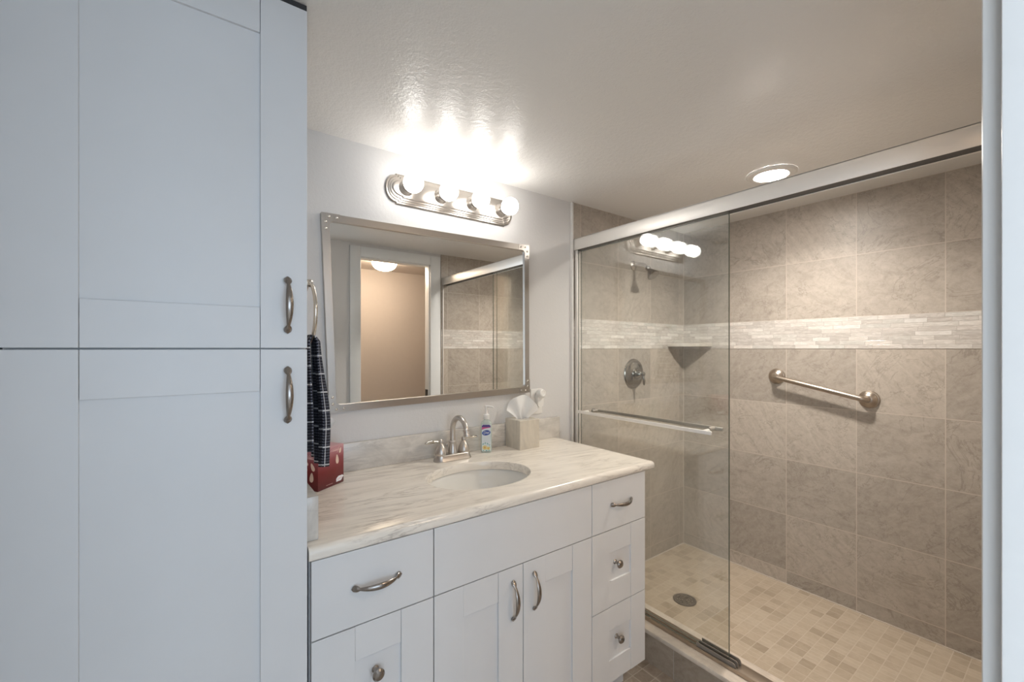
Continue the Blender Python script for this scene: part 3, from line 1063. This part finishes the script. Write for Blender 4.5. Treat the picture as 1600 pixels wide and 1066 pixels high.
# ------------------------------------------------------------------ outlet and plug-in night light
ol = thing('wall_outlet', 'white electrical outlet plate on the wall right of the mirror', 'outlet', (1.326, YW, 1.061))
bm = B()
box(bm, 1.2905, 1.3615, YW - 0.006, YW - 0.0002, 1.000, 1.122, 0.003, 3)
obj('cover_plate', bm, PLAST, ol)
for zz in (1.0405, 1.0805):
    bm = B()
    lathe(bm, [(0.0168, 0), (0.0168, 0.002), (0.0155, 0.0026)], 24, Matrix.Translation((1.326, YW - 0.006, zz)) @ Matrix.Rotation(PI / 2, 4, 'X'), sy=0.85)
    rc = obj('receptacle', bm, PLAST, ol)
    bm = B()
    for dx in (-0.006, 0.006):
        box(bm, 1.326 + dx - 0.0011, 1.326 + dx + 0.0011, YW - 0.0090, YW - 0.0084, zz - 0.001, zz + 0.008)
    lathe(bm, [(0.0022, 0), (0.0022, 0.0004)], 10, Matrix.Translation((1.326, YW - 0.0086, zz - 0.008)) @ Matrix.Rotation(PI / 2, 4, 'X'))
    obj('socket_slots', bm, DARK, rc)
nl = thing('plug_in_night_light', 'white round headed plug-in device in the outlet behind the tissue', 'night light', (1.333, YW - 0.009, 1.07))
bm = B()
prism(bm, rrect(0.036, 0.062, 0.012, 6), 0.0, 0.022, Matrix.Translation((1.330, YW - 0.0092, 1.068)) @ Matrix.Rotation(PI / 2, 4, 'X'))
obj('plug_body', bm, PLAST, nl)
bm = B()
lathe(bm, [(0.014, 0.0), (0.021, 0.004), (0.0225, 0.012), (0.021, 0.024), (0.017, 0.031), (0.013, 0.0325), (0.011, 0.030), (0.0, 0.0295)], 28, Matrix.Translation((1.330, YW - 0.0182, 1.096)) @ Matrix.Rotation(PI / 2 - 0.25, 4, 'X'), True, False)
obj('round_head', bm, PLAST, nl)

# ------------------------------------------------------------------ mirror (hangs a little out of true)
MQ = {'tl': (0.349, 1.7865), 'tr': (1.263, 1.8005), 'br': (1.2665, 1.110), 'bl': (0.3755, 1.0905)}
MWD, MHT = 0.91, 0.695
FRW = 0.027


def mq(x, z):
    """frame coordinates (x right, z up, metres from the lower left) to the hung frame on the wall"""
    a, b = x / MWD, z / MHT
    px = (1 - b) * ((1 - a) * MQ['bl'][0] + a * MQ['br'][0]) + b * ((1 - a) * MQ['tl'][0] + a * MQ['tr'][0])
    pz = (1 - b) * ((1 - a) * MQ['bl'][1] + a * MQ['br'][1]) + b * ((1 - a) * MQ['tl'][1] + a * MQ['tr'][1])
    return px, pz


MYAW = 0.0065


def my(x, y):
    return y - MYAW * (x - 0.81) if y < YW - 0.002 else y


wm = thing('wall_mirror', 'large rectangular mirror in riveted brushed steel frame above the sink', 'mirror', (0.81, YW - 0.001, 1.09))


def rring(inset, r, y, bm, k=6):
    pts = [(x + MWD / 2, z + MHT / 2) for x, z in rrect(MWD - 2 * inset, MHT - 2 * inset, r, k)]
    return [bm.verts.new((mq(x, z)[0], my(mq(x, z)[0], y), mq(x, z)[1])) for x, z in pts]


bm = B()
rr = [rring(0.0, 0.0012, YW - 0.001, bm), rring(0.0, 0.0012, 1.5765, bm), rring(0.0012, 0.0012, 1.5755, bm), rring(FRW - 0.001, 0.0135, 1.5755, bm), rring(FRW, 0.0125, 1.5765, bm), rring(FRW, 0.0125, 1.5915, bm), rring(FRW - 0.008, 0.014, YW - 0.001, bm)]
rr.append(rr[0])
nn = len(rr[0])
for a, b in zip(rr, rr[1:]):
    for i in range(nn):
        j = (i + 1) % nn
        bm.faces.new((a[i], a[j], b[j], b[i]))
obj('frame', bm, NICKELV, wm, smooth=16)
bm = B()
a = rring(FRW - 0.003, 0.0135, 1.5830, bm)
b = rring(FRW - 0.003, 0.0135, 1.5880, bm)
bm.faces.new(list(reversed(a)))
bm.faces.new(b)
for i in range(nn):
    j = (i + 1) % nn
    bm.faces.new((a[i], a[j], b[j], b[i]))
obj('mirror_glass', bm, MIRROR, wm, smooth=0)
PL = 0.062
for sx in (0, 1):
    for sz in (0, 1):
        def cz(x, z):
            return mq(MWD - x if sx else x, MHT - z if sz else z)
        bm = B()
        ol_ = [(-0.0006, -0.0006), (PL, -0.0006), (PL, FRW - 0.0015), (FRW + 0.010, FRW - 0.0015), (FRW + 0.003, FRW + 0.003), (FRW - 0.0015, FRW + 0.010), (FRW - 0.0015, PL), (-0.0006, PL)]
        A_ = [bm.verts.new((cz(x, z)[0], my(cz(x, z)[0], 1.5740), cz(x, z)[1])) for x, z in ol_]
        B_ = [bm.verts.new((cz(x, z)[0], my(cz(x, z)[0], 1.5758), cz(x, z)[1])) for x, z in ol_]
        bm.faces.new(A_)
        bm.faces.new(list(reversed(B_)))
        for i in range(8):
            j = (i + 1) % 8
            bm.faces.new((A_[i], A_[j], B_[j], B_[i]))
        br = obj('corner_bracket', bm, NICKELV, wm, smooth=0)
        for rx, rz in ((0.024, 0.011), (0.050, 0.0125), (0.0125, 0.030), (0.0125, 0.053)):
            bm = B()
            px, pz = cz(rx, rz)
            sphere(bm, (px, my(px, 1.5742), pz), 0.0050, 14, 8, (1, 0.65, 1))
            obj('rivet', bm, CHROME, br)

# ------------------------------------------------------------------ vanity light bar
LX0, LX1, LZ = 0.579, 1.176, 1.9315
vl = thing('vanity_light', 'brushed nickel wall light bar with four round bulbs above the mirror', 'wall light', ((LX0 + LX1) / 2, YW, LZ))
bm = B()
rr = []


def bar_outline(k):
    """rounded bulging ends with small square shoulders, shrunk by k"""
    hx, hz = (LX1 - LX0) / 2 - k, 0.0585 - k
    e = 0.040
    o = []
    for i in range(13):
        a = -PI / 2 + PI * i / 12
        o.append((hx - e + e * math.cos(a), (hz - 0.006) * math.sin(a)))
    o = [(hx - e - 0.002, -hz)] + o + [(hx - e - 0.002, hz)]
    o += [(-x, z) for x, z in reversed(o)]
    return o


for k, y in ((0.0, YW - 0.0002), (0.0, YW - 0.006), (0.003, YW - 0.010), (0.007, YW - 0.010), (0.009, YW - 0.014), (0.014, YW - 0.015), (0.016, YW - 0.019), (0.021, YW - 0.020), (0.024, YW - 0.026), (0.028, YW - 0.027)):
    rr.append([bm.verts.new(((LX0 + LX1) / 2 + x, y, LZ + z)) for x, z in bar_outline(k)])
nn = len(rr[0])
for a, b in zip(rr, rr[1:]):
    for i in range(nn):
        j = (i + 1) % nn
        bm.faces.new((a[i], a[j], b[j], b[i]))
bm.faces.new(list(reversed(rr[0])))
bm.faces.new(rr[-1])
obj('back_plate', bm, NICKELV, vl, smooth=25)
for i in range(4):
    bx = 0.654 + 0.1483 * i
    m = Matrix.Translation((bx, YW - 0.026, LZ + 0.002)) @ Matrix.Rotation(PI / 2, 4, 'X')
    bm = B()
    lathe(bm, [(0.030, 0.0), (0.0285, 0.006), (0.024, 0.012), (0.0215, 0.020), (0.0215, 0.030), (0.0235, 0.034), (0.0225, 0.036), (0.019, 0.036), (0.019, 0.026), (0.0, 0.026)], 28, m, True, False)
    obj('socket_cup', bm, NICKELV, vl)
    bm = B()
    prof = [(0.0, 0.024), (0.0145, 0.024), (0.0155, 0.036)]
    for j in range(1, 17):
        a = math.radians(-62 + (152) * j / 16)
        prof.append((0.0375 * math.cos(a) if j < 16 else 0.0004, 0.071 + 0.0375 * math.sin(a)))
    lathe(bm, prof, 28, m, False, True)
    obj('bulb', bm, BULB, vl, smooth=80)

# ------------------------------------------------------------------ towel ring and towel
tr = thing('towel_ring', 'pale nickel towel ring on the side of the tall cabinet', 'towel ring', (0.1985, 1.222, 1.485))
bm = B()
mX = Matrix.Rotation(PI / 2, 4, 'Y')
lathe(bm, [(0.022, 0.0), (0.022, 0.004), (0.017, 0.008), (0.009, 0.012), (0.008, 0.030), (0.010, 0.036), (0.011, 0.046), (0.008, 0.050)], 24, Matrix.Translation((0.1987, 1.222, 1.487)) @ mX)
obj('wall_mount', bm, CHROME, tr)
bm = B()
rg = []
for i in range(48):
    a = 2 * PI * i / 48
    rg.append(Vector((0.2405, 1.222 + 0.078 * math.sin(a), 1.409 + 0.078 * math.cos(a))))
seg = 12
rings = []
for i in range(48):
    t = (rg[(i + 1) % 48] - rg[i - 1]).normalized()
    nx = Vector((1, 0, 0))
    bn = t.cross(nx)
    rings.append([bm.verts.new(rg[i] + (nx * math.cos(2 * PI * k / seg) + bn * math.sin(2 * PI * k / seg)) * 0.0048) for k in range(seg)])
for i in range(48):
    a, b = rings[i], rings[(i + 1) % 48]
    for k in range(seg):
        j = (k + 1) % seg
        bm.faces.new((a[k], a[j], b[j], b[k]))
obj('ring', bm, CHROME, tr, smooth=80)

M_ = Mat('navy_waffle_cloth', 0.95)
uv = M_.n('ShaderNodeUVMap').outputs[0]
s_ = M_.sep(uv)


def lines(sock, period, width):
    f = M_.math('FRACT', M_.math('DIVIDE', sock, period))
    return M_.math('LESS_THAN', M_.math('ABSOLUTE', M_.math('SUBTRACT', f, 0.5)), width / period / 2)


big = M_.math('MAXIMUM', lines(s_[0], 0.060, 0.0032), lines(s_[1], 0.047, 0.0036))
tiny = M_.math('MULTIPLY', lines(s_[0], 0.0075, 0.0034), lines(s_[1], 0.0075, 0.0034))
f_ = M_.noise(M_.comb(s_[0], s_[1], 0.0), 90, 3)
c_ = M_.ramp(f_, [(0.3, (0.006, 0.007, 0.014)), (0.7, (0.020, 0.022, 0.036))])
c_ = M_.mix(M_.math('MULTIPLY', tiny, 0.75), c_, (0.22, 0.23, 0.29))
c_ = M_.mix(M_.math('MULTIPLY', big, 0.9), c_, (0.72, 0.72, 0.75))
M_.color(c_)
f2 = M_.math('ADD', M_.math('MULTIPLY', M_.math('ABSOLUTE', M_.math('SINE', M_.math('MULTIPLY', s_[0], PI / 0.0075))), 1.0), M_.math('ABSOLUTE', M_.math('SINE', M_.math('MULTIPLY', s_[1], PI / 0.0075))))
M_.bump(f2, 0.6, 0.002)
TOWEL = M_.m


def towel_mesh():
    bm = B()
    ul = bm.loops.layers.uv.new('UVMap')
    NU, NV = 46, 44
    W, Lf, Lb = 0.36, 0.345, 0.30
    faces = []
    grid, uvs = [], []
    for i in range(NU + 1):
        s = -1 + 2 * i / NU
        row, ur = [], []
        for k in range(NV + 1):
            q = -Lb + (Lf + Lb) * k / NV
            front = q > 0
            d = abs(q)
            g = min(1.0, d / 0.24)
            g = g * g * (3 - 2 * g)
            hw = 0.046 + (0.034 if front else 0.048) * g
            if front and d > 0.24:
                hw -= 0.016 * (d - 0.24) / 0.1
            y = 1.215 + s * hw + (-0.006 if front else 0.012) * g
            lean = min(1.0, d / 0.02)
            x = 0.2405 + (0.013 if front else -0.011) * lean
            amp = (0.004 + 0.007 * g) if front else (0.003 + 0.006 * g)
            x += amp * math.sin(s * 8.2 + (0.7 if front else 2.1) + 0.8 * g) * lean + (0.006 * g if front else -0.006 * g)
            if front:
                x += 0.010 * g * (1 - s * s)
            z = 1.3415 + 0.0085 * math.cos(min(d / 0.016, PI / 2)) - max(0.0, d - 0.012) * (1 - 0.03 * s * s) - 0.0
            x = max(x, 0.2035)
            row.append(bm.verts.new((x, y, z - 0.006 * (1 - abs(s)) * 0)))
            ur.append((s * W / 2 + 0.5, q + 1.0))
        grid.append(row)
        uvs.append(ur)
    for i in range(NU):
        for k in range(NV):
            f = bm.faces.new((grid[i][k], grid[i + 1][k], grid[i + 1][k + 1], grid[i][k + 1]))
            for lp, (a, b) in zip(f.loops, ((i, k), (i + 1, k), (i + 1, k + 1), (i, k + 1))):
                lp[ul].uv = uvs[a][b]
    return bm


tw = obj('hand_towel', towel_mesh(), TOWEL, None, (0.2405, 1.222, 1.335), smooth=80)
so = tw.modifiers.new('thickness', 'SOLIDIFY')
so.thickness = 0.004
so.offset = 0.0
tag(tw, 'navy waffle hand towel with white windowpane lines hanging through the ring', 'towel')

# ================================================================== SHOWER
# ------------------------------------------------------------------ door frame
sf = thing('shower_door_frame', 'brushed nickel header, side channels and bottom track of the sliding shower doors', 'shower door frame', (1.597, 0.82, 0.142))
bm = B()
HX0, HX1 = 1.569, 1.627
box(bm, HX0, HX0 + 0.003, 0.060, 1.586, 1.8215, 1.880, 0.001)
box(bm, HX1 - 0.003, HX1, 0.060, 1.586, 1.8215, 1.880, 0.001)
box(bm, HX0, HX1, 0.060, 1.586, 1.877, 1.880)
obj('header', bm, HEADER, sf)
bm = B()
box(bm, HX0 + 0.0035, HX1 - 0.0035, 0.061, 1.585, 1.8245, 1.8765)  # dark block paints the shade inside the open header
obj('channel_shade_fill', bm, DARK, sf)
for ya, yb in ((1.566, 1.586), (0.060, 0.068)):
    bm = B()
    box(bm, 1.576, 1.5795, ya, yb, 0.152, 1.8215, 0.001)
    box(bm, 1.576, 1.613 if ya > 1 else 1.586, ya if ya < 1 else yb - 0.002, ya + 0.002 if ya < 1 else yb, 0.152, 1.8215)
    obj('side_channel', bm, HEADER, sf)
bm = B()
box(bm, 1.566, 1.628, 0.060, 1.586, 0.1422, 0.1485, 0.001)
box(bm, 1.5655, 1.5690, 0.0605, 1.5855, 0.1424, 0.1565)
obj('bottom_track', bm, BRONZEISH, sf)
bm = B()
for xa in (1.5725, 1.5915, 1.6125):
    prism(bm, [(0.765, 0.148), (0.915, 0.148), (0.915, 0.170), (0.775, 0.170), (0.768, 0.167), (0.765, 0.160)], 0, 0.0035,
          Matrix(((0, 0, 1, xa), (1, 0, 0, 0), (0, 1, 0, 0), (0, 0, 0, 1))))
obj('bottom_guide', bm, GUIDE, sf)


def glass_panel(x, y0, y1, label, bar_x0, bar_sign, bar_y):
    g = thing('sliding_glass_panel', label, 'shower door', (x, (y0 + y1) / 2, 0.152), 0, None)
    bm = B()
    fs = box(bm, x - 0.003, x + 0.003, y0, y1, 0.153, 1.8242)
    for f in fs:
        f.normal_update()
        f.material_index = 0 if abs(f.normal.x) > 0.5 else 1
    obj('glass_pane', bm, [GLASS, GEDGE], g, smooth=0)
    bm = B()
    ba, bb = bar_y
    xs = x + bar_sign * 0.044
    box(bm, min(xs - 0.004, xs + 0.004), max(xs - 0.004, xs + 0.004), ba, bb, 0.9935, 1.0075, 0.0015)
    for yy in (ba + 0.035, bb - 0.035):
        lathe(bm, [(0.008, 0.0035), (0.008, 0.041)], 16, Matrix.Translation((x, yy, 1.0)) @ Matrix.Rotation(bar_sign * PI / 2, 4, 'Y'))
    obj('towel_bar', bm, HEADER if bar_sign < 0 else NICKEL, g)
    return g


glass_panel(1.583, 0.7935, 1.564, 'outer sliding glass shower panel with a nickel towel bar on the room side', 1.54, -1, (0.836, 1.53))
glass_panel(1.6045, 0.8030, 1.5655, 'inner sliding glass shower panel standing just behind the outer one', 1.65, 1, (0.85, 1.53))

# ------------------------------------------------------------------ valve
vv = thing('shower_valve', 'round nickel shower valve with small lever on the back tile wall', 'shower valve', (2.056, 1.588, 1.170))
mV = Matrix.Translation((2.056, 1.5878, 1.170)) @ Matrix.Rotation(PI / 2, 4, 'X')
bm = B()
lathe(bm, [(0.086, 0.0), (0.086, 0.003), (0.082, 0.008), (0.074, 0.011), (0.066, 0.010), (0.060, 0.013), (0.045, 0.017), (0.034, 0.019), (0.030, 0.024), (0.0, 0.024)], 48, mV, True, False)
obj('escutcheon', bm, VALVE, vv)
bm = B()
lathe(bm, [(0.027, 0.022), (0.028, 0.030), (0.024, 0.040), (0.017, 0.052), (0.012, 0.058), (0.0115, 0.064), (0.015, 0.068), (0.013, 0.074), (0.006, 0.078), (0.0, 0.0785)], 28, mV, True, False)
tube(bm, [(2.056, 1.5878 - 0.066, 1.168), (2.058, 1.5878 - 0.069, 1.150), (2.060, 1.5878 - 0.071, 1.128), (2.061, 1.5878 - 0.071, 1.106)], [0.0055, 0.0058, 0.0075, 0.004], 14)
obj('lever_handle', bm, VALVE, vv)

# ------------------------------------------------------------------ shower head
sh = thing('overhead_shower', 'small nickel shower head on a bent arm high on the back tile wall', 'shower head', (2.056, 1.588, 1.80))
bm = B()
lathe(bm, [(0.028, 0.0), (0.027, 0.004), (0.018, 0.008), (0.011, 0.011)], 28, Matrix.Translation((2.056, 1.5878, 1.80)) @ Matrix.Rotation(PI / 2, 4, 'X'))
obj('wall_flange', bm, NICKEL, sh)
bm = B()
tube(bm, [(2.056, 1.585, 1.80), (2.056, 1.555, 1.803), (2.056, 1.53, 1.800), (2.056, 1.508, 1.790), (2.056, 1.490, 1.773)], 0.0095, 14)
obj('arm', bm, NICKEL, sh)
dv = Vector((0, -0.62, -0.78)).normalized()
bm = B()
lathe(bm, [(0.010, -0.006), (0.014, 0.0), (0.014, 0.010), (0.011, 0.015), (0.015, 0.024), (0.026, 0.044), (0.033, 0.056), (0.034, 0.063), (0.030, 0.065), (0.0, 0.064)], 30, Matrix.Translation((2.056, 1.490, 1.773)) @ dv.to_track_quat('Z', 'Y').to_matrix().to_4x4(), True, False)
obj('spray_head', bm, PULL, sh)

# ------------------------------------------------------------------ corner shelf
bm = B()
ctr = (XR - 0.0005, 1.5875)
ol_ = [ctr]
for i in range(21):
    a = PI + PI / 2 * i / 20
    ol_.append((ctr[0] + 0.180 * math.cos(a) * (1 - 0.12 * math.sin(2 * (a - PI))), ctr[1] + 0.195 * math.sin(a) * (1 - 0.12 * math.sin(2 * (a - PI)))))
prism(bm, ol_, 1.3290, 1.3500)
tag(obj('corner_shelf', bm, marble('shelf_marble', (0.60, 0.55, 0.49), (0.4, 0.36, 0.31), 0, 0.3), None, (2.5, 1.53, 1.3145), smooth=30), 'pale stone corner shelf in the far corner of the shower', 'shelf')

# ------------------------------------------------------------------ grab bar
gb = thing('grab_bar', 'sloping brushed nickel grab bar on the right tile wall', 'grab bar', (XR, 0.826, 1.119))
pA, pB = Vector((XR, 1.027, 1.1635)), Vector((XR, 0.626, 1.0745))
o_ = Vector((-0.052, 0, 0))
bm = B()
dirn = (pB - pA).normalized()
pts = [pA + Vector((-0.010, 0, 0)), pA + Vector((-0.030, 0, 0))]
for i in range(1, 6):
    a = PI / 2 * i / 5
    pts.append(pA + Vector((-0.030 - 0.022 * math.sin(a), 0, 0)) + dirn * 0.022 * (1 - math.cos(a)))
end_pts = [pB + Vector((-0.010, 0, 0)), pB + Vector((-0.030, 0, 0))]
for i in range(1, 6):
    a = PI / 2 * i / 5
    end_pts.append(pB + Vector((-0.030 - 0.022 * math.sin(a), 0, 0)) - dirn * 0.022 * (1 - math.cos(a)))
tube(bm, pts + list(reversed(end_pts)), 0.0125, 20)
obj('bar', bm, BRONZEISH, gb)
for p in (pA, pB):
    bm = B()
    lathe(bm, [(0.042, 0.0002), (0.042, 0.003), (0.039, 0.007), (0.036, 0.008), (0.034, 0.013), (0.029, 0.017), (0.022, 0.024), (0.016, 0.027), (0.0125, 0.027)], 36, Matrix.Translation(p) @ Matrix.Rotation(-PI / 2, 4, 'Y'))
    obj('flange', bm, BRONZEISH, gb)

# ------------------------------------------------------------------ floor drain
fd = thing('shower_drain', 'round dark metal drain grate in the shower floor', 'drain', (1.995, 1.224, ZS))
bm = B()
lathe(bm, [(0.0, 0.0005), (0.054, 0.0005), (0.056, 0.0035), (0.053, 0.0045), (0.047, 0.0035), (0.046, 0.0022), (0.0, 0.0022)], 40, Matrix.Translation((1.995, 1.224, ZS)), False, False)
obj('drain_ring', bm, plain('tarnished_steel', (0.22, 0.19, 0.16), 0.4, 0.6), fd)
bm = B()
for r in (0.012, 0.024, 0.036):
    nsl = int(r / 0.004)
    for k in range(nsl):
        a0 = 2 * PI * k / nsl
        a1 = a0 + 2 * PI / nsl * 0.66
        pts = [(1.995 + (r + 0.003) * math.cos(a0 + (a1 - a0) * i / 5), 1.224 + (r + 0.003) * math.sin(a0 + (a1 - a0) * i / 5)) for i in range(6)] + \
              [(1.995 + (r - 0.003) * math.cos(a1 + (a0 - a1) * i / 5), 1.224 + (r - 0.003) * math.sin(a1 + (a0 - a1) * i / 5)) for i in range(6)]
        prism(bm, pts, ZS + 0.0024, ZS + 0.0040)
obj('grate', bm, metal('steel_grate', (0.5, 0.46, 0.4), 0.35), fd)

# ------------------------------------------------------------------ recessed light
rl = thing('recessed_light', 'round lit recessed ceiling light above the shower', 'ceiling light', (1.998, 0.820, ZC))
mD = Matrix.Translation((1.998, 0.820, ZC))
bm = B()
lathe(bm, [(0.097, -0.0002), (0.097, -0.004), (0.090, -0.009), (0.068, -0.011), (0.064, -0.009), (0.062, -0.0005)], 48, mD, False, False)
obj('trim_ring', bm, plain('white_trim_ring', (0.78, 0.76, 0.73), 0.4, vary=0.01), rl)
bm = B()
lathe(bm, [(0.063, -0.0005), (0.063, -0.007), (0.040, -0.0085), (0.0005, -0.009)], 40, mD, True, True)
obj('lens', bm, LENS, rl, smooth=60)

lp = bpy.data.lights.new('recessed_lamp', 'AREA')
lp.shape = 'DISK'
lp.size = 0.118
lp.energy = 5.35
lp.color = (1.0, 0.935, 0.86)
lp.spread = math.radians(140)
lpo = bpy.data.objects.new('recessed_lamp', lp)
COL.objects.link(lpo)
lpo.parent = rl
lpo.location = (0, 0, -0.0105)

# ------------------------------------------------------------------ hall ceiling light seen in the mirror
hl = thing('hall_ceiling_light', 'lit white dome ceiling light in the hall seen in the mirror', 'ceiling light', (1.264, -0.40, ZC))
mH = Matrix.Translation((1.264, -0.40, ZC))
bm = B()
lathe(bm, [(0.085, -0.0002), (0.085, -0.018), (0.080, -0.022), (0.0, -0.022)], 36, mH, True, False)
obj('base_pan', bm, plain('brown_metal', (0.32, 0.25, 0.18), 0.4), hl)
bm = B()
prof = []
for i in range(13):
    a = PI / 2 * i / 12
    prof.append((max(0.0005, 0.102 * math.cos(a) ** 0.8), -0.0225 - 0.072 * math.sin(a)))
lathe(bm, prof, 40, mH, True, True)
obj('glass_dome', bm, DOME, hl, smooth=80)
